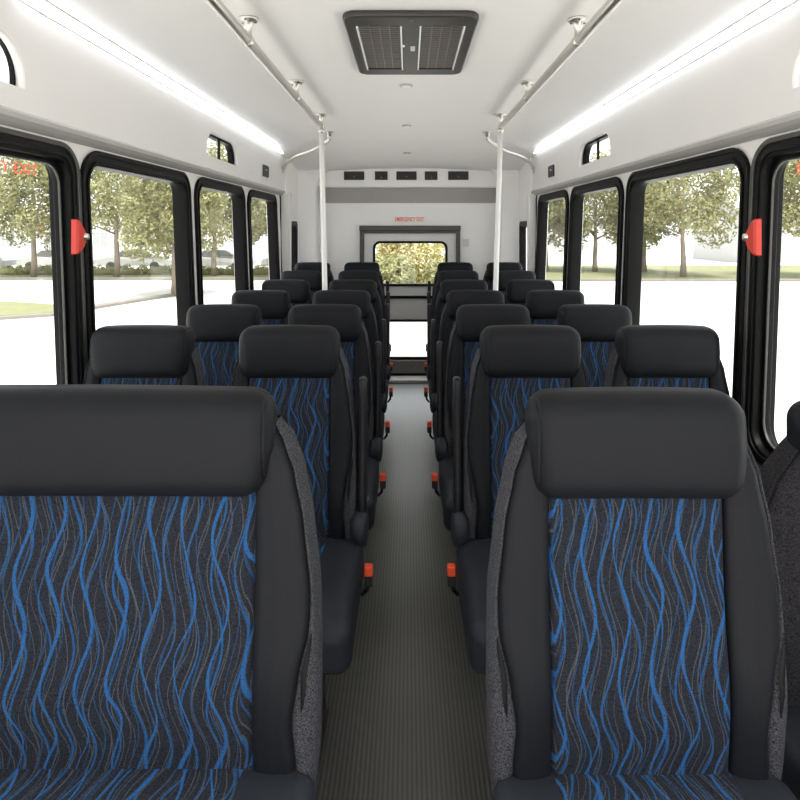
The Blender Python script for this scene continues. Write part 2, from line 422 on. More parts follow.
# windows: y range, whether it is a push-out exit window
WINS_BY = {-1: [(0.70, 2.125, True), (2.150, 3.21, False), (3.30, 4.28, False), (4.38, 5.32, False)],
           1: [(0.70, 2.04, True), (2.062, 3.21, False), (3.28, 4.32, False), (4.40, 5.40, False)]}
WZ0, WZ1 = EYE - 0.752, EYE + 0.277
QUARTER = [(1.18, 1.80), (3.42, 4.06)]
QZ0, QZ1 = EYE + 0.405, EYE + 0.545
win_no = 0
for s, side in ((-1, 'left'), (1, 'right')):
    WINS = WINS_BY[s]
    on_wall = lambda X: (lambda u, v, w_: (s*(X + lean(v) + w_), u, v))
    # wall that holds the big windows
    loops = [[(Y0, 0.0), (YE, 0.0)] + [(YE, 0.1*k*LEDGE) for k in range(1, 11)] + [(Y0, LEDGE)]]
    for a, b, ex in WINS: loops.append(rrect(a+0.012, b-0.012, WZ0+0.012, WZ1-0.012, 0.10))
    struct('wall_'+side, plate(loops, 0.075, on_wall(XW)), M['wall_grey'])
    # upper panel with its quarter-light openings
    loops = [[(Y0, LEDGE), (YE, LEDGE), (YE, CORNICE+0.07), (Y0, CORNICE+0.07)]]
    for a, b in QUARTER: loops.append(rrect(a, b, QZ0, QZ1, (0.004, 0.004, 0.115, 0.115), 12))
    struct('wall_upper_'+side, plate(loops, 0.028, lambda u, v, w_: (s*(XP + w_), u, v)), M['panel'])
    # ledge along the bottom of the upper panel
    bm = bmesh.new()
    prof = [(XW+0.002, LEDGE-0.026), (XW-0.012, LEDGE-0.024), (XP+0.006, LEDGE-0.016), (XP-0.006, LEDGE-0.004), (XP-0.009, LEDGE+0.010), (XP-0.004, LEDGE+0.018), (XP+0.004, LEDGE+0.02), (XW+0.02, LEDGE+0.02)]
    rows = [[bm.verts.new((s*x, y, z)) for x, z in prof] for y in (Y0, YE)]
    for k in range(len(prof)-1): bm.faces.new((rows[0][k], rows[0][k+1], rows[1][k+1], rows[1][k]))
    for r_ in rows: bm.faces.new(r_)
    struct('trim_ledge_'+side, bm, M['trim_grey'], smooth=False)
    # black edge strip where the main side wall stops
    bm = bmesh.new(); tube(bm, [(s*(XW+lean(z)-0.004), YE-0.066, z) for z in (0.3, 0.6, 0.9, 1.2, 1.5, 1.8)] + [(s*(XW-0.004), YE-0.09, LEDGE-0.03)], 0.007, 8)
    struct('trim_edge_'+side, bm, M['gasket'])

    for a, b, ex in WINS:
        win_no += 1
        fw = 0.05 if not ex else 0.052
        fr = plate([rrect(a, b, WZ0, WZ1, 0.112, 10), rrect(a+fw, b-fw, WZ0+fw, WZ1-fw, 0.07, 10)], 0.075, on_wall(XW-0.012), 0.004)
        f = struct('window_%d' % win_no, fr, M['frame'])
        obj('rubber_lip', plate([rrect(a-0.006, b+0.006, WZ0-0.006, WZ1+0.006, 0.118, 10), rrect(a+0.012, b-0.012, WZ0+0.012, WZ1-0.012, 0.10, 10)], 0.01, on_wall(XW-0.018), 0.003), M['alu'] if ex else M['frame'], f)
        obj('inner_ring', plate([rrect(a+0.03, b-0.03, WZ0+0.03, WZ1-0.03, 0.09, 10), rrect(a+0.041, b-0.041, WZ0+0.041, WZ1-0.041, 0.08, 10)], 0.008, on_wall(XW-0.0185), 0.002), M['frame'], f)
        if ex:
            obj('sash', plate([rrect(a+fw-0.002, b-fw+0.002, WZ0+fw-0.002, WZ1-fw+0.002, 0.072, 10), rrect(a+fw+0.016, b-fw-0.016, WZ0+fw+0.016, WZ1-fw-0.016, 0.075, 10)], 0.02, on_wall(XW+0.018), 0.004), M['frame'], f)
            obj('glazing_bead', plate([rrect(a+fw+0.012, b-fw-0.012, WZ0+fw+0.012, WZ1-fw-0.012, 0.079, 10), rrect(a+fw+0.018, b-fw-0.018, WZ0+fw+0.018, WZ1-fw-0.018, 0.073, 10)], 0.008, on_wall(XW+0.013), 0.002), M['alu'], f)
        g = obj('pane', plate([rrect(a+0.02, b-0.02, WZ0+0.02, WZ1-0.02, 0.09, 8)], 0.005, on_wall(XW+0.034)), M['glass'], f)
        if ex:
            # lettering on the glass, read from inside
            cy = b-fw-0.015-0.335; cz = WZ1-fw-0.016-0.030
            obj('exit_lettering', text_mesh('EMERGENCY EXIT', 0.060, lambda x, y, z: (s*(XW+0.032+z*0.3), cy - s*x, cz + y*0.8), 0.0), M['red_film'], f)
            # red release handle on the rear upright
            hy, hz = b-(0.062 if s < 0 else 0.070), EYE - 0.030
            bmh = bmesh.new()
            prof = [(0.060, -0.058), (0.060, 0.058), (0.052, 0.061), (0.040, 0.050), (0.010, 0.018), (0.004, 0.008), (0.004, -0.010), (0.020, -0.040), (0.048, -0.061)]
            rings = []
            for dx, sc_ in ((-0.018, 1.0), (-0.034, 0.97), (-0.040, 0.86)):
                rings.append([bmh.verts.new((s*(XW+dx), hy - 0.035 + (0.035 + (pu-0.035))*sc_, hz + pv*sc_)) for pu, pv in prof])
            for k in range(2):
                for i in range(len(prof)):
                    j = (i+1) % len(prof); bmh.faces.new((rings[k][i], rings[k][j], rings[k+1][j], rings[k+1][i]))
            bmh.faces.new(rings[0]); bmh.faces.new(rings[2])
            # turn it so the straight edge faces the exit window
            for v in bmh.verts: v.co.y = 2*hy - v.co.y + 0.03
            hd = obj('release_handle', bmh, M['red'], f); hd['label'] = 'red release handle'
            bmk = bmesh.new(); lathe(bmk, [(0.004, -0.05), (0.011, -0.048), (0.012, -0.02), (0.016, -0.018), (0.016, -0.010)], (s*XW, hy+0.055, hz), 'x') if s > 0 else lathe(bmk, [(0.004, 0.05), (0.011, 0.048), (0.012, 0.02), (0.016, 0.018), (0.016, 0.010)], (s*XW, hy+0.055, hz), 'x')
            obj('metal_knob', bmk, M['steel'], f, True)['label'] = 'metal pivot knob'
    for qa, qb in QUARTER:
        qd = 0.04 if qa > 2 else 0.016
        win_no += 1
        fr = plate([rrect(qa-0.028, qb+0.028, QZ0-0.028, QZ1+0.028, (0.02, 0.02, 0.13, 0.13), 12), rrect(qa+0.012, qb-qd*0.3, QZ0+0.006, QZ1-qd*0.3, (0.006, 0.006, 0.10, 0.10), 12)], qd, lambda u, v, w_: (s*(XP+0.0285+w_), u, v), 0.002)
        f = struct('window_%d' % win_no, fr, M['frame'])
        bm = bmesh.new(); box(bm, s*(XP+0.0285), s*(XP+0.034), (qa+qb)/2-0.02, (qa+qb)/2+0.02, QZ0, QZ1)
        obj('divider', bm, M['frame'], f)
        obj('pane', plate([rrect(qa-0.01, qb+0.01, QZ0-0.01, QZ1+0.01, (0.01, 0.01, 0.11, 0.11), 12)], 0.004, lambda u, v, w_: (s*(XP+0.029+qd+w_), u, v)), M['glass'], f)
    # side wall behind the main wall
    XS = 1.10
    ra, rb_, rz0, rz1 = 5.63, 6.07, EYE-0.62, EYE+0.055
    loops = [[(YE, 0), (YR+0.05, 0), (YR+0.05, EYE+0.72), (YE, EYE+0.72)], rrect(ra, rb_, rz0, rz1, 0.05)]
    struct('wall_rear_'+side, plate(loops, 0.07, lambda u, v, w_: (s*(XS+w_), u, v)), M['rear_panel'])
    bm = bmesh.new(); box(bm, s*1.076, s*1.16, YE-0.055, YE+0.02, 0, LEDGE-0.01, 0.012)
    struct('trim_post_'+side, bm, M['panel'])
    win_no += 1
    f = struct('window_%d' % win_no, plate([rrect(ra-0.01, rb_+0.01, rz0-0.01, rz1+0.01, 0.06), rrect(ra+0.04, rb_-0.04, rz0+0.04, rz1-0.04, 0.04)], 0.06, lambda u, v, w_: (s*(XS-0.008+w_), u, v), 0.003), M['frame'])
    obj('pane', plate([rrect(ra+0.01, rb_-0.01, rz0+0.01, rz1-0.01, 0.05)], 0.005, lambda u, v, w_: (s*(XS+0.025+w_), u, v)), M['glass'], f)

# ---- rear wall
K = 95.5                                     # the rear wall's scale, used to lay it out in metres from measurements
def RX(px): return (px-408.5)/K
def RZ(py): return EYE + (228-py)/K
DX0, DX1, DZ1 = RX(360), RX(460), RZ(226)
loops = [[(-1.2, 0), (1.2, 0), (1.2, EYE+0.72), (-1.2, EYE+0.72)], [(DX0+0.02, 0.16), (DX1-0.02, 0.16), (DX1-0.02, DZ1-0.02), (DX0+0.02, DZ1-0.02)]]
struct('wall_rear', plate(loops, 0.06, lambda u, v, w_: (u, YR+w_, v)), M['rear_panel'])
# arched surround that closes the corners
arch = rrect(-0.93, 0.93, -0.02, EYE+0.635, (0.001, 0.001, 0.24, 0.24), 12)
bm = plate([[(-1.19, 0), (1.19, 0), (1.19, EYE+0.74), (-1.19, EYE+0.74)], [(u, max(v, 0.002)) for u, v in arch]], 0.24, lambda u, v, w_: (u, YR-0.24+w_ - 0.10*max(0, (abs(u)-0.94))/0.2, v), 0.02)
struct('wall_rear_surround', bm, M['rear_panel'])
# header with the air outlets
bm = bmesh.new(); box(bm, -0.925, 0.925, YR-0.10, YR, RZ(188), EYE+0.63, 0.012)
struct('trim_header', bm, M['rear_panel'])
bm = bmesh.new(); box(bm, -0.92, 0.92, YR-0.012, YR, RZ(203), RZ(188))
struct('recess_shade_band', bm, M['recess_shade'])  # strip with the header's recess shade painted in as grey
for x0, x1, where in ((345, 365, 'leftmost wide'), (375.5, 388, 'left narrow'), (396.5, 416.5, 'centre wide'), (424.5, 437, 'right narrow'), (447.5, 467.5, 'rightmost wide')):
    t = empty('air_outlet', (RX((x0+x1)/2), YR-0.10, RZ(176.5)))
    wv = (x1-x0)/K/2; hv = 0.044
    bm = bmesh.new(); box(bm, -wv, wv, -0.004, 0.0, -hv, hv)
    obj('backing', bm, M['vent_dark'], t)
    fb = plate([rrect(-wv, wv, -hv, hv, 0.006, 3), rrect(-wv+0.008, wv-0.008, -hv+0.008, hv-0.008, 0.004, 3)], 0.012, lambda u, v, w_: (u, -0.012+w_, v), 0.002)
    obj('frame', fb, M['vent_dark'], t)
    for k in (-1, 0, 1):
        bm = bmesh.new(); box(bm, -wv+0.008, wv-0.008, -0.010, -0.004, k*0.022-0.003, k*0.022+0.003)
        obj('slat', bm, M['vent_dark'], t)
    bm = bmesh.new(); lathe(bm, [(0.004, 0.0), (0.007, -0.012), (0.006, -0.016)], (0, 0, -0.01 if wv > 0.08 else -0.02), 'y', 10)
    obj('thumb_wheel', bm, M['vent_fin'], t)
    tag(t, 'black louvred air outlet, %s of the five in the rear header' % where, 'vent', 'air outlets in the rear header')

# rear emergency door
d = empty('door_1', (0, YR, 0)); d['kind'] = 'structure'
bm = bmesh.new()
box(bm, DX0, DX0+0.045, -0.045, 0.03, 0.12, DZ1, 0.006); box(bm, DX1-0.045, DX1, -0.045, 0.03, 0.12, DZ1, 0.006)
obj('door_frame', bm, M['alu'], d)
bm = bmesh.new(); box(bm, DX0-0.004, DX1+0.004, -0.06, 0.03, RZ(231), DZ1+0.004, 0.008); box(bm, DX0+0.03, DX1-0.03, -0.04, 0.03, RZ(233.5), RZ(231))
obj('head_rail', bm, M['alu'], d)
WX0, WX1, WT, WB = RX(373), RX(447.5), RZ(241), RZ(286)
LX0, LX1, LT, LB = DX0+0.09, DX1-0.09, RZ(321.5), RZ(357)
loops = [[(DX0+0.03, 0.10), (DX1-0.03, 0.10), (DX1-0.03, DZ1-0.03), (DX0+0.03, DZ1-0.03)], rrect(WX0+0.01, WX1-0.01, WB+0.01, WT-0.01, 0.06), rrect(LX0, LX1, LB, LT, 0.03)]
obj('door_leaf', plate(loops, 0.045, lambda u, v, w_: (u, -0.005+w_, v)), M['door_grey'], d)
obj('window_frame', plate([rrect(WX0, WX1, WB, WT, 0.075, 10), rrect(WX0+0.024, WX1-0.024, WB+0.024, WT-0.024, 0.055, 10)], 0.06, lambda u, v, w_: (u, -0.025+w_, v), 0.005), M['frame'], d)
obj('pane', plate([rrect(WX0+0.01, WX1-0.01, WB+0.01, WT-0.01, 0.06)], 0.005, lambda u, v, w_: (u, 0.01+w_, v)), M['glass'], d)
obj('lower_window_frame', plate([rrect(LX0-0.03, LX1+0.03, LB-0.022, LT+0.022, 0.03), rrect(LX0+0.005, LX1-0.005, LB+0.003, LT-0.003, 0.025)], 0.05, lambda u, v, w_: (u, -0.02+w_, v), 0.004), M['frame'], d)
obj('lower_pane', plate([rrect(LX0-0.004, LX1+0.004, LB-0.004, LT+0.004, 0.03)], 0.005, lambda u, v, w_: (u, 0.012+w_, v)), M['glass'], d)
bm = bmesh.new(); box(bm, DX0+0.06, DX1-0.06, -0.03, 0.0, RZ(298.3), RZ(295.6), 0.006)
obj('push_bar', bm, M['frame'], d)
bm = bmesh.new(); box(bm, DX0-0.02, DX1+0.02, -0.05, 0.05, 0.02, RZ(359.5), 0.006)
for k in range(7): box(bm, DX0-0.01, DX1+0.01, -0.054, -0.048, 0.035+k*0.017, 0.043+k*0.017)
obj('sill', bm, M['vent_fin'], d)
bm = bmesh.new(); box(bm, DX0-0.04, DX1+0.04, -0.075, 0.0, 0.0, 0.03, 0.004)
obj('threshold', bm, M['gasket'], d)

t = empty('exit_sign', (RX(409.5), YR-0.001, RZ(219.5)))
bm = bmesh.new(); box(bm, -0.178, 0.178, -0.006, 0, -0.036, 0.036, 0.002)
obj('plate', bm, M['white_sign'], t)
obj('lettering', text_mesh('EMERGENCY EXIT', 0.046, lambda x, y, z: (x*0.82, -0.0074-z*0.5, y*1.35), bold=0.0007), M['red_ink'], t)
tag(t, 'white sign with red EMERGENCY EXIT lettering above the rear door', 'sign')
t = empty('notice_plate', (RX(466), YR-0.001, RZ(243)))
bm = bmesh.new(); box(bm, -0.03, 0.03, -0.005, 0, -0.04, 0.04, 0.002); obj('plate', bm, M['pale_sign'], t)
tag(t, 'small pale plate on the rear wall right of the emergency door', 'sign')

# ------------------------------------------------------------------ lights, rails and ceiling fittings
for s, side in ((-1, 'left'), (1, 'right')):
    t = empty('light_strip', (s*XP, 1.75, CORNICE-0.010))
    L = YE - 1.77
    bm = bmesh.new()
    prof = [(-0.001, -0.026), (-0.009, -0.026), (-0.026, -0.002), (-0.027, 0.004), (-0.001, 0.006)]
    rows = [[bm.verts.new((s*x, y, z)) for x, z in prof] for y in (0, L)]
    for k in (2, 3, 4, 0):
        k2 = (k+1) % 5
        bm.faces.new((rows[0][k], rows[0][k2], rows[1][k2], rows[1][k]))
    for r_ in rows: bm.faces.new(r_)
    obj('housing', bm, M['white_pole'], t)
    bm = bmesh.new()
    n = 46
    for k in range(n):
        y0, y1 = L*k/n + 0.004, L*(k+1)/n - 0.002
        pr = [(-0.0095, -0.0250), (-0.0150, -0.0262), (-0.0215, -0.0215), (-0.0268, -0.0120), (-0.0285, -0.0015)]
        rr = [[bm.verts.new((s*x, y, z)) for x, z in pr] for y in (y0, y1)]
        for i in range(4): bm.faces.new((rr[0][i], rr[0][i+1], rr[1][i+1], rr[1][i]))
        for r_ in rr: bm.faces.new(r_)
    obj('lens', bm, M['led'], t)
    tag(t, 'long glowing white light strip along the %s edge of the ceiling' % side, 'light', 'ceiling edge light strips')

RH = EYE + 0.652
for s, side, rx in ((-1, 'left', 0.560), (1, 'right', 0.592)):
    rail_y = 3.97
    t = empty('overhead_grab_rail', (s*rx, rail_y, RH))
    bm = bmesh.new(); tube(bm, [(0, Y0+0.1-rail_y, 0), (0, -2, 0), (0, 0.02, 0)], 0.0180, 20)
    obj('tube', bm, M['steel'], t, True)
    for by in (0.30, 1.22, 2.15, 3.07, 3.95):
        cz = ceil_z(rx, by) - RH
        bm = bmesh.new()
        lathe(bm, [(0.036, cz-0.001), (0.036, cz-0.006), (0.030, cz-0.010), (0.015, cz-0.014), (0.013, 0.018), (0.017, 0.010)], (0, by-rail_y, 0), 'z', 20)
        lathe(bm, [(0.017, -0.018), (0.0205, -0.017), (0.0205, 0.017), (0.017, 0.018)], (0, by-rail_y, 0), 'y', 20)
        bk = obj('bracket', bm, M['steel'], t, True)
        for a in (0.4, 2.5, 4.6):
            bs = bmesh.new(); lathe(bs, [(0.004, cz-0.008), (0.004, cz-0.013), (0.001, cz-0.014)], (0.026*math.cos(a), by-rail_y+0.026*math.sin(a), 0), 'z', 8)
            obj('screw', bs, M['alu'], bk)
    tag(t, 'steel overhead grab rail hung from the ceiling %s of the aisle' % side, 'rail', 'overhead grab rails')
    # pole
    bx, by = 0.487 + (0.012 if s > 0 else 0), 3.785
    t = empty('stanchion_pole', (s*bx, by, 0))
    top = Vector((s*(rx-bx), 3.955-by, RH-0.012))
    bm = bmesh.new(); tube(bm, [Vector((0, 0, 0.004)), top*0.5, top], 0.0165, 20)
    obj('tube', bm, M['white_pole'], t, True)
    bm = bmesh.new(); tube(bm, [top*0.985, top*1.0], 0.0205, 20); obj('top_clamp', bm, M['steel'], t, True)
    bm = bmesh.new(); lathe(bm, [(0.024, 0.0), (0.024, 0.008), (0.018, 0.014)], (0, 0, 0)); obj('floor_flange', bm, M['steel'], t, True)
    tag(t, 'white vertical pole joining the %s overhead rail to the floor' % side, 'pole', 'vertical poles among the seats')
    # short curved rail at the back
    a = Vector((s*0.60, 4.66, ceil_z(0.6, 4.66))); e = Vector((s*(XP-0.004), 5.48, EYE+0.515))
    t = empty('curved_grab_rail', a)
    pts = []
    p = [a+Vector((0, 0, -0.03)), a+Vector((s*0.01, 0.03, -0.06)), a.lerp(e, 0.3)+Vector((0, 0, -0.045)), a.lerp(e, 0.65)+Vector((0, 0, 0.015)), a.lerp(e, 0.9)+Vector((0, 0, 0.032)), e]
    for i in range(len(p)-1):
        p0, p1, p2, p3 = p[max(i-1, 0)], p[i], p[i+1], p[min(i+2, len(p)-1)]
        for k in range(8):
            u = k/8
            pts.append(0.5*((2*p1) + (p2-p0)*u + (2*p0-5*p1+4*p2-p3)*u*u + (3*p1-p0-3*p2+p3)*u**3) - a)
    pts.append(e-a)
    bm = bmesh.new(); tube(bm, pts, 0.0150, 16); obj('tube', bm, M['steel'], t, True)
    bm = bmesh.new(); lathe(bm, [(0.036, -0.002), (0.036, -0.007), (0.018, -0.014), (0.017, -0.04)], (0, 0, 0)); obj('ceiling_flange', bm, M['steel'], t, True)
    bm = bmesh.new(); lathe(bm, [(0.032, 0.0), (0.030, -0.006*s), (0.018, -0.010*s)], tuple(e-a), 'x'); obj('wall_flange', bm, M['steel'], t, True)
    tag(t, 'short curved steel grab rail from ceiling to %s wall end' % side, 'rail', 'curved grab rails')
    # small rocker switch in the upper panel
    t = empty('switch_plate', (s*XP, 4.80, EYE+0.443))
    obj('bezel', plate([rrect(-0.115, 0.115, -0.054, 0.054, 0.02, 4)], 0.005, lambda u, v, w_: (-s*w_, u, v), 0.001), M['panel'], t)
    obj('rocker', plate([rrect(-0.095, 0.095, -0.045, 0.045, 0.016, 4)], 0.012, lambda u, v, w_: (-s*w_, u, v), 0.002), M['plastic'], t)
    bm = bmesh.new(); box(bm, -s*0.0125, -s*0.0135, -0.02, 0.02, 0.004, 0.014); obj('marker', bm, M['pale_sign'], t)
    tag(t, 'small black switch in the %s upper wall panel' % side, 'switch', 'wall switches')

# ceiling vent
VZ = ceil_z(0.2, 2.5)
t = empty('ceiling_vent', (0.008, 2.49, VZ))
VW, VL = 0.237, 0.40
pl = plate([rrect(-VW, VW, -VL, VL, 0.05, 8), rrect(-VW+0.045, -0.035, -VL+0.10, VL-0.11, 0.012, 4), rrect(0.035, VW-0.045, -VL+0.10, VL-0.11, 0.012, 4)], 0.024, lambda u, v, w_: (u, v, -0.024+w_), 0.008)
obj('cover', pl, M['vent'], t)
bm = bmesh.new(); box(bm, -VW+0.02, VW-0.02, -VL+0.05, VL-0.05, -0.006, -0.002); obj('backing', bm, M['vent_dark'], t)
for sx in (-1, 1):
    c = sx*(0.035+VW-0.045)/2; hw = (VW-0.045-0.035)/2
    bm = bmesh.new()
    n = 26
    for k in range(n):
        y = -VL+0.105 + (2*VL-0.22)*k/(n-1)
        box(bm, c-hw, c+hw, y-0.0035, y+0.0035, -0.019, -0.006)
    for k in (-1, 0, 1): box(bm, c+k*0.036-0.002, c+k*0.036+0.002, -VL+0.1, VL-0.11, -0.0205, -0.008)
    obj('grille', bm, M['vent_fin'], t)
    bm = bmesh.new()
    for e_ in (-1, 1): box(bm, c+e_*hw-0.003, c+e_*hw+0.003, -VL+0.1, VL-0.11, -0.029, -0.010, 0.001)
    obj('bright_edge', bm, M['white_pole'], t)
bm = bmesh.new(); box(bm, 0.0, 0.018, 0.0-0.06, 0.0+0.0, -0.027, -0.022, 0.001); obj('label_plate', bm, M['pale_sign'], t)
bm = bmesh.new(); lathe(bm, [(0.006, -0.022), (0.006, -0.029), (0.003, -0.031)], (-0.028, -0.07, 0), 'z', 10); obj('latch_pin', bm, M['white_pole'], t)
for yy in (-VL+0.035, VL-0.035):
    bm = bmesh.new(); lathe(bm, [(0.007, -0.022), (0.007, -0.026), (0.003, -0.028)], (0, yy, 0), 'z', 10); obj('screw', bm, M['vent_fin'], t)
tag(t, 'dark bronze ceiling vent with two slotted grilles above the aisle', 'vent')

for y, lb in ((3.20, 'nearest of the three, just behind the ceiling vent'), (4.45, 'middle of the three along the ceiling'), (5.62, 'farthest of the three, above the rear header')):
    t = empty('ceiling_spot', (-0.012, y, ceil_z(0, y)+0.001))
    bm = bmesh.new(); lathe(bm, [(0.036, 0.0), (0.036, -0.004), (0.031, -0.008), (0.024, -0.009)], (0, 0, 0)); obj('ring', bm, M['trim_grey'], t, True)
    bm = bmesh.new(); lathe(bm, [(0.024, -0.008), (0.021, -0.012), (0.010, -0.014)], (0, 0, 0)); obj('lens', bm, M['white_sign'], t, True)
    tag(t, 'small round recessed ceiling light, ' + lb, 'light', 'recessed ceiling lights')

# ------------------------------------------------------------------ seats
def seat(name, hw, pw, hrw, zc, ztop, tilt, arm=0, buckle=0, vinyl=None, panel=None, shell=None, seats=1, grab=0, round_top=False):
    """A seat facing -y. hw/pw/hrw: half widths of back, patterned panel, headrest; zc: cushion height; arm/buckle: side (+1/-1)"""
    vinyl = vinyl or M['vinyl']; panel = panel or M['wave']; shell = shell or M['heather']
    hh = 0.172
    if hw > 0.24: hh = 0.182
    zb = zc - 0.08                            # bottom of the back
    zs = ztop - hh*0.33                       # top of the shell behind the headrest
    span = zs - zb
    hz0 = ztop - hh
    slope = tilt/(ztop-hh/2-zc)
    def yf(z): return -tilt + (z-zc)*slope - 0.016*math.exp(-((z-zc-0.13)/0.11)**2) + 0.022
    W = [(0.0, -0.012), (0.15, -0.003), (0.32, 0.0), (0.55, -0.004), (0.74, -0.018), (0.88, -0.036), (0.96, -0.056), (1.0, -0.078)]
    if round_top: W = W[:4] + [(0.70, -0.016), (0.82, -0.046), (0.90, -0.080), (0.96, -0.115), (1.0, -0.150)]
    def wid(t): return hw + lerp_tab(W, t)
    B = [(0.0, -0.014), (0.1, -0.026), (0.25, -0.036), (0.36, -0.026), (0.48, -0.006), (0.6, -0.003), (1.0, -0.003)]   # where vinyl meets cloth
    def edge(t): return wid(t) + lerp_tab(B, t)
    def bul(t): return 0.7 + 0.3*math.sin(PI*min(1, t*1.1))
    root = empty(name)
    NT_ = 26
    # patterned centre panel
    t1 = (hz0 + 0.03 - zb)/span
    def pf(u, v):
        t = v*t1; z = zb + t*span
        x = (u-0.5)*2*pw
        e = min(1, (1-abs(u-0.5)*2)/0.015)
        return (x, yf(z) + 0.014*(1-e) - 0.012*(1-(2*u-1)**2)*math.sin(PI*min(1, v)), z)
    bm = bmesh.new(); grid(bm, 40, NT_, pf); obj('centre_panel', bm, panel, root, True)
    # vinyl bolsters
    for sgn in (-1, 1):
        def bf(u, v):
            t = v; z = zb + t*span; e = edge(t); p0 = pw - 0.002
            k = bul(t)
            tab = [(0.0, p0, 0.014), (0.05, p0+0.003, 0.001), (0.16, p0+0.012, -0.006*k), (0.42, p0+(e-p0)*0.45, -0.011*k), (0.70, p0+(e-p0)*0.80, -0.010*k), (0.86, e-0.006, -0.005*k), (0.95, e, 0.006), (1.0, e-0.003, 0.018)]
            for (a, xa, ya), (b, xb, yb) in zip(tab, tab[1:]):
                if u <= b + 1e-9:
                    q = (u-a)/(b-a); x = xa+(xb-xa)*q; y = ya+(yb-ya)*q; break
            top = max(0, (t-0.93)/0.07)
            return (sgn*x, yf(z) + y + 0.03*top*top, z)
        bm = bmesh.new(); grid(bm, 20, NT_, bf); obj('side_bolster', bm, vinyl, root, True)
    # cloth shell: sides and back
    def sf(u, v):
        t = v; z = zb + t*span; e = edge(t); wd = wid(t)
        dp = 0.115 - 0.035*t
        tab = [(0.0, e-0.004, 0.016), (0.04, e+0.0005, 0.003), (0.10, (e+wd)/2+0.002, 0.001), (0.18, wd+0.004, 0.016), (0.30, wd+0.009, 0.05), (0.40, wd-0.006, dp-0.015), (0.50, wd-0.04, dp), (1.0, 0, dp+0.006)]
        us = 1-abs(2*u-1); sgn = -1 if u < 0.5 else 1
        for (a, xa, ya), (b, xb, yb) in zip(tab, tab[1:]):
            if us <= b + 1e-9:
                q = (us-a)/(b-a); x = xa+(xb-xa)*q; y = ya+(yb-ya)*q; break
        top = max(0, (t-0.93)/0.07); bot = max(0, (0.06-t)/0.06)
        return (sgn*x, yf(z) + y + (0.02*top*top if us < 0.3 else 0), z)
    bm = bmesh.new(); grid(bm, 60, NT_, sf); obj('back_shell', bm, shell, root, True)
    # closing cap at the top, under the headrest
    bm = bmesh.new(); wd = wid(1.0)
    box(bm, -wd+0.012, wd-0.012, yf(zs)+0.02, yf(zs)+0.078, zs-0.03, zs+0.004, 0.008); obj('top_cap', bm, shell, root, True)
    # slit pockets in the lower corners of the shell
    for sgn in (-1, 1):
        bm = bmesh.new()
        cz = zb + 0.375*span; hl = 0.095*span
        def lf(u, v):
            zz = cz + (v-0.5)*2*hl; t = (zz-zb)/span
            half = 0.0045*math.sin(PI*v)**0.8 + 0.0006
            x = edge(t) + 0.004 + 0.010*(1-v) + (u-0.5)*2*half
            return (sgn*x, yf(zz) - 0.0035 + (abs(u-0.5)*0.004) + 0.7*max(0, x-wid(t)+0.006), zz)
        grid(bm, 4, 14, lf); obj('side_slit', bm, M['gasket'], root, True)
    # headrest
    bm = rbox(2*hrw, 0.105, hh, 0.042, 13 if seats == 1 else 19)
    zmid = (ztop+hz0)/2
    for v in bm.verts:
        fx = max(0, 1-(v.co.x/hrw)**2); fz = max(0, 1-(v.co.z/(hh/2))**2)
        if v.co.y < 0: v.co.y -= 0.010*fz*(0.4+0.6*min(1, fx*3))
        # the bottom draws in a little, the top edge is slightly crowned
        v.co.x *= 1 - 0.045*max(0, -v.co.z/(hh/2)) - 0.012*max(0, v.co.z/(hh/2))
        v.co.z += 0.005*(fx-0.5)*(1 if v.co.z > 0 else 0.3)
        y, z = v.co.y, v.co.z; a = -math.atan(slope)*0.6
        v.co.y = y*math.cos(a) - z*math.sin(a); v.co.z = y*math.sin(a) + z*math.cos(a)
        v.co += Vector((0, yf(zmid) + 0.018, zmid))
    hm = seam_vinyl('headrest_vinyl', (0.0080, 0.0085, 0.0105), hrw-0.015) if hrw not in HM else HM[hrw]
    HM[hrw] = hm
    obj('headrest', bm, hm, root, True)
    # cushion
    cd = 0.50; cw = 2*hw + (0.036 if arm else 0.012); th = 0.15; cx = arm*0.014
    y1 = yf(zc) + 0.03; y0 = y1 - cd
    def droop(y):
        q = max(0, (y0+0.17) - y); return -0.9*q*q + 0.03*(y1-y)/cd
    bm = rbox(cw, cd, th, 0.04, 13 if seats == 1 else 17)
    for v in bm.verts:
        v.co += Vector((0, (y0+y1)/2, zc - th/2 - 0.004))
        crown = 0.008*max(0, 1-(v.co.x/(cw/2))**2) if v.co.z > zc-th/2 else 0
        v.co.z += droop(v.co.y) + crown
        v.co.x += cx
        # narrower below, at the front
        v.co.y += 0.035*max(0, (zc-0.03-v.co.z)/th)*(1 if v.co.y < y0+0.2 else 0)
    cu = obj('cushion', bm, M['navy'], root, True)
    def inf(u, v):
        x = (u-0.5)*2*(pw+0.004); y = y0+0.035 + (cd-0.05)*v
        e = min(1, (1-abs(u-0.5)*2)/0.05, v/0.04)
        return (x, y, zc - 0.004 + droop(y) + 0.008*max(0, 1-(x/(cw/2))**2) + 0.004*e - 0.003 - (0.012*(1-v/0.08)**2 if v < 0.08 else 0))
    bm = bmesh.new(); grid(bm, 24, 24, inf); obj('cushion_insert', bm, panel, cu, True)
    # frame and legs
    zf = zc - th - 0.005
    bm = bmesh.new()
    for yy in (y0+0.10, y1-0.04): box(bm, -hw+0.06, hw-0.06, yy-0.02, yy+0.02, zf-0.05, zf+0.02, 0.004)
    for xx in (-hw+0.075, hw-0.075): box(bm, xx-0.018, xx+0.018, y0+0.08, y1-0.02, zf-0.03, zf+0.015, 0.004)
    obj('seat_frame', bm, M['plastic'], root)
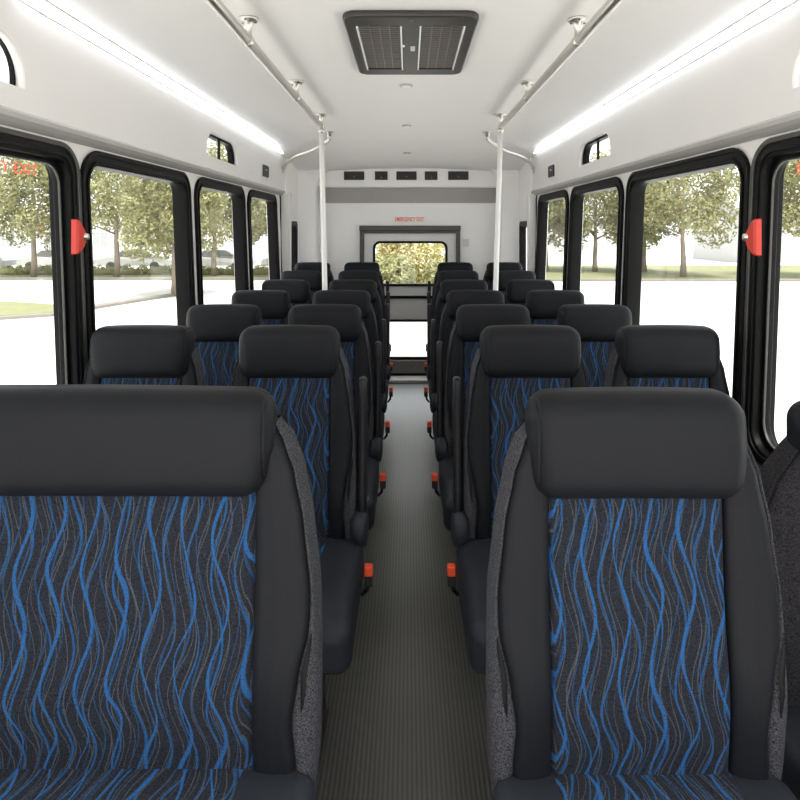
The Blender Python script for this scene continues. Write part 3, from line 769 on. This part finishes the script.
    for sgn in (-1, 1):
        bm = bmesh.new(); xx = sgn*(hw-0.085)
        yc = (y0+y1)/2
        vs = [(yc-0.15, zf-0.03), (yc+0.15, zf-0.03), (yc+0.06, zf-0.16), (yc+0.06, 0.06), (yc+0.17, 0.0), (yc-0.17, 0.0), (yc-0.06, 0.06), (yc-0.06, zf-0.16)]
        a = [bm.verts.new((xx-0.012, p, q)) for p, q in vs]; b = [bm.verts.new((xx+0.012, p, q)) for p, q in vs]
        bm.faces.new(a); bm.faces.new(b)
        for i in range(8): bm.faces.new((a[i], a[(i+1) % 8], b[(i+1) % 8], b[i]))
        lg = obj('leg', bm, M['plastic'], root)
        bm = bmesh.new(); lathe(bm, [(0.010, 0.011*sgn), (0.010, 0.017*sgn), (0.006, 0.020*sgn)], (xx, yc-0.10, zf-0.055), 'x', 12); obj('bolt', bm, M['steel'], lg, True)
    if arm:
        ax = arm*(hw+0.024)
        # folded-up armrest, upright beside the back
        za, zb2 = zc+0.055, ztop-0.175
        bm = rbox(0.030, 0.050, zb2-za, 0.013, 9)
        for v in bm.verts:
            z = v.co.z + (za+zb2)/2
            v.co = Vector((v.co.x + ax, v.co.y + yf(z) + 0.035, z))
        ar = obj('armrest', bm, M['plastic'], root, True)
        bm = bmesh.new(); lathe(bm, [(0.002, -0.030*arm), (0.044, -0.030*arm), (0.062, -0.014*arm), (0.066, 0.004*arm), (0.056, 0.018*arm), (0.034, 0.024*arm), (0.002, 0.025*arm)], (ax-0.004*arm, yf(zc+0.03)+0.03, zc+0.025), 'x', 24)
        obj('hinge_cover', bm, M['navy'], root, True)
    if buckle:
        bx_ = buckle*(hw+0.050); by_ = yf(zc)-0.035; bz = zc-0.095
        bm = bmesh.new(); tube(bm, [(bx_-buckle*0.022, by_+0.03, bz-0.085), (bx_-buckle*0.006, by_+0.012, bz-0.06), (bx_, by_, bz-0.015)], 0.007, 8)
        bk = obj('buckle_stalk', bm, M['plastic'], root, True)
        bm = bmesh.new(); box(bm, bx_-0.013, bx_+0.013, by_-0.013, by_+0.013, bz-0.038, bz+0.004, 0.004); obj('buckle', bm, M['plastic'], root)
        bm = bmesh.new(); box(bm, bx_-0.0135, bx_+0.0135, by_-0.0145, by_+0.012, bz-0.004, bz+0.028, 0.004); o = obj('release_button', bm, M['orange'], root); o['label'] = 'orange buckle release button'
    if grab:
        bm = bmesh.new(); gz = hz0 + 0.02; gx = grab*(hw-0.03)
        tube(bm, [(gx, yf(gz)+0.05, gz-0.03)] + [(gx+grab*(0.03+0.025*math.sin(PI*k/8)), yf(gz)+0.05, gz+0.06-0.16*k/8) for k in range(9)] + [(gx+grab*0.01, yf(gz)+0.05, gz-0.11)], 0.006, 8)
        obj('grab_handle', bm, M['plastic'], root, True)
    return root
HM = {}
std = dict(hw=0.222, pw=0.138, hrw=0.170, zc=0.505, ztop=1.195, tilt=0.03)
proto = {
    ('left', 'aisle'): seat('bus_seat', arm=1, buckle=1, **std),
    ('right', 'aisle'): seat('bus_seat', arm=-1, buckle=-1, **std),
    ('left', 'window'): seat('bus_seat', **std),
}
proto[('right', 'window')] = proto[('left', 'window')]
used = set()
ROWS = [  # headrest depth, height shift, |x| of left window, left aisle, right aisle, right window
    (2.01, 0.012, 0.902, 0.402, 0.412, 0.878), (2.78, -0.012, 0.856, 0.387, 0.391, 0.862), (3.54, -0.022, 0.868, 0.392, 0.392, 0.862), (4.30, -0.024, 0.872, 0.394, 0.394, 0.868),
    (5.06, -0.012, 0.892, 0.416, 0.416, 0.892), (5.82, 0.015, 0.918, 0.446, 0.446, 0.918)]
words = ['second', 'third', 'fourth', 'fifth', 'sixth', 'seventh']
for i, (dy, dz, xlw, xla, xra, xrw) in enumerate(ROWS):
    for s, side in ((-1, 'left'), (1, 'right')):
        for kind, xx in (('aisle', xla if s < 0 else xra), ('window', xlw if s < 0 else xrw)):
            p = proto[(side, kind)]
            if p.name in used: r = copy_tree(p)
            else: r = p; used.add(p.name)
            r.location = (s*xx, dy+0.045, 0); r.scale = (1, 1, 1+dz/1.195)
            where = 'beside the aisle' if kind == 'aisle' else 'against the windows'
            row = words[i]+' row from the front' if i < 5 else 'last row'
            lb = 'black seat with blue wavy cloth %s, %s side, %s' % (where, side, row)
            tag(r, lb, 'seat', 'bus seats with blue wavy cloth')
# front row
r = seat('bus_seat', hw=0.250, pw=0.153, hrw=0.188, zc=0.612, ztop=1.254, tilt=0.02)
r.location = (0.395, 1.045, 0)
tag(r, 'large black seat with blue wavy cloth nearest on the right of the aisle', 'seat', 'bus seats with blue wavy cloth')
r = seat('bench_seat', hw=0.462, pw=0.358, hrw=0.390, zc=0.622, ztop=1.258, tilt=0.02, seats=2)
r.location = (-0.622, 1.045, 0)
tag(r, 'wide black bench seat with blue wavy cloth, nearest on the left', 'seat')
r = seat('dark_seat', hw=0.220, pw=0.10, hrw=0.122, zc=0.58, ztop=1.175, tilt=0.03, panel=M['dots'], shell=M['dots'], vinyl=M['dots'], round_top=True)
r.location = (0.930, 1.255, 0)
tag(r, 'dark dotted seat half cut off at the right edge, by the window', 'seat')

# ------------------------------------------------------------------ outside
GZ = -1.0
bm = bmesh.new(); box(bm, -120, 120, -40, 160, GZ-0.2, GZ); struct('ground', bm, M['concrete'])
def poly_slab(name, pts, z0, z1, mat):
    bm = bmesh.new()
    a = [bm.verts.new((x, y, z1)) for x, y in pts]; b = [bm.verts.new((x, y, z0)) for x, y in pts]
    bm.faces.new(a); bm.faces.new(b)
    for i in range(len(pts)):
        j = (i+1) % len(pts); bm.faces.new((a[i], a[j], b[j], b[i]))
    return struct(name, bm, mat)
poly_slab('lawn_right', [(4, 29.6), (60, 29.0), (60, 41), (4, 41)], GZ, GZ+0.06, M['grass'])
poly_slab('lawn_left', [(-60, 30.2), (-4, 30.2), (-4, 36), (-60, 36)], GZ, GZ+0.06, M['grass'])
poly_slab('lawn_rear', [(-4, 17.4), (4, 17.4), (4, 42), (-4, 42)], GZ, GZ+0.06, M['grass'])
poly_slab('lawn_island', [(-30, 15.6), (-12.4, 16.6), (-10.4, 17.8), (-10.0, 19.2), (-13, 20.4), (-30, 21.5)], GZ, GZ+0.10, M['grass'])
poly_slab('kerb_island', [(-30, 15.3), (-12.3, 16.3), (-10.2, 17.6), (-9.75, 19.3), (-8.6, 23.2), (-8.85, 23.3), (-10.2, 19.6), (-30, 21.8)], GZ, GZ+0.09, M['kerb'])
poly_slab('kerb_left', [(-60, 29.9), (-4, 29.9), (-4, 30.2), (-60, 30.2)], GZ, GZ+0.12, M['kerb'])
poly_slab('kerb_right', [(4, 29.3), (60, 28.7), (60, 29.0), (4, 29.6)], GZ, GZ+0.10, M['kerb'])
poly_slab('parking_line', [(-16.0, 25.0), (-15.8, 24.9), (-18.9, 33.0), (-19.1, 33.0)], GZ, GZ+0.012, M['paint'])

def leaf_cloud(bm, blobs, n, size, rnd):
    tot = sum(b[3]**2 for b in blobs)
    for cx, cy, cz, r in blobs:
        for _ in range(int(n*r*r/tot)):
            a = rnd.uniform(0, 2*PI); u = rnd.uniform(-1, 1); q = math.sqrt(1-u*u)
            d = Vector((q*math.cos(a), q*math.sin(a), u))
            rad = r*(0.55+0.5*rnd.random()**0.6)
            c = Vector((cx, cy, cz)) + d*rad
            nrm = (d + Vector((rnd.gauss(0, .6), rnd.gauss(0, .6), rnd.gauss(0, .6)))).normalized()
            t = nrm.orthogonal().normalized(); t = Matrix.Rotation(rnd.uniform(0, 6.28), 3, nrm) @ t; b = nrm.cross(t)
            sz = size*rnd.uniform(0.6, 1.3)
            vs = [bm.verts.new(c + t*sz*p + b*sz*o + nrm*k*sz) for p, o, k in ((-1, 0, 0), (-0.2, -0.5, .15), (1, 0, -.1), (-0.2, 0.5, .15))]
            bm.faces.new(vs)
def tree_meshes(seed, h, r, trunk_h, n=5200, lean_=0.0):
    rnd = random.Random(seed)
    blobs = [(0, 0, trunk_h + (h-trunk_h)*0.5, r*0.62)]
    for k in range(15):
        a = k*2.4 + rnd.uniform(-.3, .3); f = (k+0.5)/15
        z = trunk_h + (h-trunk_h)*(0.08+0.85*f)
        rr = r*(0.80*math.sin(PI*(0.18+0.75*f))**0.8)*rnd.uniform(0.75, 1.0)
        blobs.append((rr*math.cos(a), rr*math.sin(a), z, r*rnd.uniform(0.26, 0.42)))
    bm = bmesh.new(); leaf_cloud(bm, blobs, n, 0.105, rnd)
    bt = bmesh.new()
    tube(bt, [(0, 0, 0), (0.02, 0.01, trunk_h*0.5), (-0.02, 0.03, trunk_h), (0.03, 0, trunk_h+(h-trunk_h)*0.55)], [0.17, 0.13, 0.11, 0.04], 10)
    for cx, cy, cz, rr in blobs[2:14:2]:
        z0 = min(cz-0.5, trunk_h+0.3*(cz-trunk_h)); z0 = max(trunk_h*0.85, z0)
        tube(bt, [(0, 0, z0), (cx*0.5, cy*0.5, (z0+cz)/2+0.1), (cx*0.9, cy*0.9, cz)], [0.06, 0.04, 0.015], 6)
    return bm, bt
TP = []
for sd, h, r, th in ((1, 6.6, 2.9, 1.7), (2, 5.6, 2.3, 1.6), (3, 7.2, 3.2, 1.9)):
    bmc, bmt = tree_meshes(sd, h, r, th, 11000 if r > 2.5 else 8000)
    root = empty('tree'); tr = obj('trunk', bmt, M['bark'], root, True); cr = obj('crown', bmc, M['leaf'], root)
    TP.append(root)
tu = set()
TREES = [
    (-19.1, 31.4, 0, 1.0, 0.3, 'leafy tree seen through the nearest left window'),
    (-14.9, 31.5, 2, 1.0, 1.3, 'thick-trunked leafy tree in the middle of the second left window'),
    (-8.7, 23.0, 1, 0.95, 2.0, 'slim leafy tree standing nearer, at far edge of second left window'),
    (-10.1, 32.0, 0, 1.0, 4.0, 'leafy tree seen through the third left window'),
    (-6.9, 31.0, 1, 1.0, 5.2, 'leafy tree seen through the fourth left window'),
    (-25.5, 33.0, 2, 1.0, 0.9, 'leafy tree at the left edge beyond the nearest left window'),
    (14.0, 31.4, 2, 1.0, 0.1, 'broad leafy tree on grass in middle of the second right window'),
    (13.4, 35.0, 1, 0.95, 2.2, 'smaller leafy tree behind left of the broad one, second right window'),
    (10.6, 35.0, 0, 0.95, 3.3, 'leafy tree seen through the third right window'),
    (7.9, 35.5, 1, 1.1, 1.0, 'leafy tree seen through the fourth right window'),
    (20.6, 31.0, 0, 1.05, 5.0, 'leafy tree at the right edge beyond the nearest right window'),
]
for x, y, k, scl, rz, lb in TREES:
    p = TP[k]
    if k in tu: r = copy_tree(p)
    else: r = p; tu.add(k)
    r.location = (x, y, GZ+0.03); r.scale = (scl,)*3; r.rotation_euler = (0, 0, rz)
    tag(r, lb, 'tree', 'trees around the parking lot')

# golden shrubs behind the bus
rnd = random.Random(5)
for x, y, r_, h, m, lb in ((-1.9, 19.2, 1.6, 3.2, 'leaf_gold', 'golden shrub seen at the left of the rear window'),
                           (0.3, 20.4, 1.8, 3.5, 'leaf_gold', 'tall golden shrub in the middle of the rear window'),
                           (2.2, 19.4, 1.6, 3.2, 'leaf_gold', 'golden shrub seen at the right of the rear window'),
                           (-0.6, 18.5, 1.0, 1.5, 'leaf_hedge', 'low green shrub in front of the golden ones, left of centre'),
                           (1.1, 18.5, 1.0, 1.4, 'leaf_hedge', 'low green shrub in front of the golden ones, right of centre')):
    t = empty('shrub', (x, y, GZ))
    bl = [(rnd.uniform(-.5, .5)*r_, rnd.uniform(-.4, .4)*r_, h*(0.2+0.65*k/9), r_*rnd.uniform(.35, .6)) for k in range(10)]
    bm = bmesh.new(); leaf_cloud(bm, bl, 8000, 0.07, rnd); obj('foliage', bm, M[m], t)
    bm = bmesh.new()
    for b_ in bl[::3]: tube(bm, [(0, 0, 0), (b_[0]*.5, b_[1]*.5, b_[2]*.6), b_[:3]], [0.04, 0.03, 0.01], 6)
    obj('stem', bm, M['bark'], t)
    tag(t, lb, 'shrub', 'shrubs behind the bus')
# clipped hedges
for x0, x1, y, hgt, nm in ((-36, -5.5, 33.0, 0.55, 'left'),):
    bm = bmesh.new()
    bl = [(x0 + (x1-x0)*k/60, y+rnd.uniform(-.2, .2), GZ+0.2+rnd.uniform(-.03, .06), 0.32*rnd.uniform(.85, 1.15)) for k in range(61)]
    leaf_cloud(bm, bl, 16000, 0.07, rnd)
    box(bm, x0, x1, y-0.3, y+0.3, GZ+0.02, GZ+0.36, 0.12)
    o = obj('hedge', bm, M['leaf_hedge']); o['kind'] = 'stuff'
    tag(o, 'low clipped hedge beyond the %s windows, in front of the %s' % (nm, 'parked cars' if nm == 'left' else 'white building'), 'hedge')

# parked cars
def car(x, y, paint, lb, rz=0.0):
    t = empty('car', (x, y, GZ)); t.rotation_euler = (0, 0, rz); t.scale = (0.95, 0.95, 0.9)
    side = [(-2.2, .35), (-2.25, .62), (-2.1, .80), (-1.35, .92), (-0.75, 1.38), (-0.3, 1.47), (0.75, 1.45), (1.35, 1.05), (2.1, .95), (2.25, .7), (2.2, .35)]
    bm = bmesh.new()
    rows = []
    for yy, k in ((-0.88, 1.0), (-0.80, 1.0), (0.80, 1.0), (0.88, 1.0)):
        ins = 0.12
        rows.append([bm.verts.new((px*(1 if abs(yy) < .85 else .985), yy - (math.copysign(ins, yy)*max(0, (pz-.95)/.5)), pz)) for px, pz in side])
    for i in range(3):
        for j in range(len(side)-1): bm.faces.new((rows[i][j], rows[i][j+1], rows[i+1][j+1], rows[i+1][j]))
        bm.faces.new((rows[i][-1], rows[i][0], rows[i+1][0], rows[i+1][-1]))
    bm.faces.new(rows[0]); bm.faces.new(rows[-1])
    obj('body', bm, paint, t)
    for sy in (-1, 1):
        for pts in ([(-1.15, .98), (-0.68, 1.34), (-0.05, 1.38), (-0.05, .98)], [(0.05, .98), (0.05, 1.38), (0.66, 1.36), (1.15, 1.05), (1.1, .98)]):
            bm = bmesh.new(); a = []; b = []
            for px, pz in pts:
                yy = 0.88 - 0.12*max(0, (pz-.95)/.5) + 0.004
                a.append(bm.verts.new((px, sy*yy, pz))); b.append(bm.verts.new((px, sy*(yy-0.02), pz)))
            bm.faces.new(a); bm.faces.new(b)
            for i in range(len(pts)): bm.faces.new((a[i], a[(i+1) % len(pts)], b[(i+1) % len(pts)], b[i]))
            obj('side_window', bm, M['car_glass'], t)
        for wx in (-1.35, 1.35):
            bm = bmesh.new(); lathe(bm, [(0.2, sy*0.91), (0.30, sy*0.90), (0.32, sy*0.85), (0.32, sy*0.70), (0.2, sy*0.68)], (wx, 0, 0.32), 'y', 20); obj('wheel', bm, M['tyre'], t, True)
    tag(t, lb, 'car', 'cars parked beyond the hedge')
car(-25.7, 36.6, M['car_grey'], 'silver car at the left edge of the nearest left window')
car(-16.2, 37.0, M['car_white'], 'white car right of the thick trunk in the second left window')
car(-20.95, 37.0, M['car_white'], 'white car between two trunks, nearest left window')
car(-11.4, 37.0, M['car_white'], 'white car seen through the third left window')
car(-6.6, 37.2, M['car_grey'], 'silver car seen through the fourth left window')

# white buildings beyond the trees
def building(x0, x1, y, z1, lb, roof):
    t = empty('building', ((x0+x1)/2, y, GZ)); hx = (x1-x0)/2
    bm = bmesh.new(); box(bm, -hx, hx, 0, 8, 0, z1); obj('wall', bm, M['build'], t)
    if roof:
        bm = bmesh.new()
        a = [bm.verts.new(p) for p in ((-hx-.4, -.5, z1), (hx+.4, -.5, z1), (hx+.4, 8.5, z1), (-hx-.4, 8.5, z1))]
        b = [bm.verts.new(p) for p in ((-hx-.4, 4, z1+2.2), (hx+.4, 4, z1+2.2))]
        bm.faces.new(a); bm.faces.new((a[0], a[1], b[1], b[0])); bm.faces.new((a[2], a[3], b[0], b[1])); bm.faces.new((a[1], a[2], b[1])); bm.faces.new((a[3], a[0], b[0]))
        obj('roof', bm, M['roofing'], t)
    n = int(2*hx/4)
    for k in range(n):
        cx = -hx + 2*hx*(k+.5)/n
        bm = bmesh.new(); box(bm, cx-0.7, cx+0.7, -0.06, 0.02, 0.9, 2.3); f = obj('window', bm, M['build'], t)
        bm = bmesh.new(); box(bm, cx-0.6, cx-0.04, -0.08, -0.05, 1.0, 2.2); box(bm, cx+0.04, cx+0.6, -0.08, -0.05, 1.0, 2.2); obj('pane', bm, M['build_glass'], f)
    tag(t, lb, 'building')
building(24, 44, 44, 3.6, 'white low building beyond the nearest right window', True)
building(-48, -12, 52, 3.4, 'long white building behind the parked cars on the left', False)
building(7.5, 22, 56, 3.4, 'white low building behind the trees on the right', False)
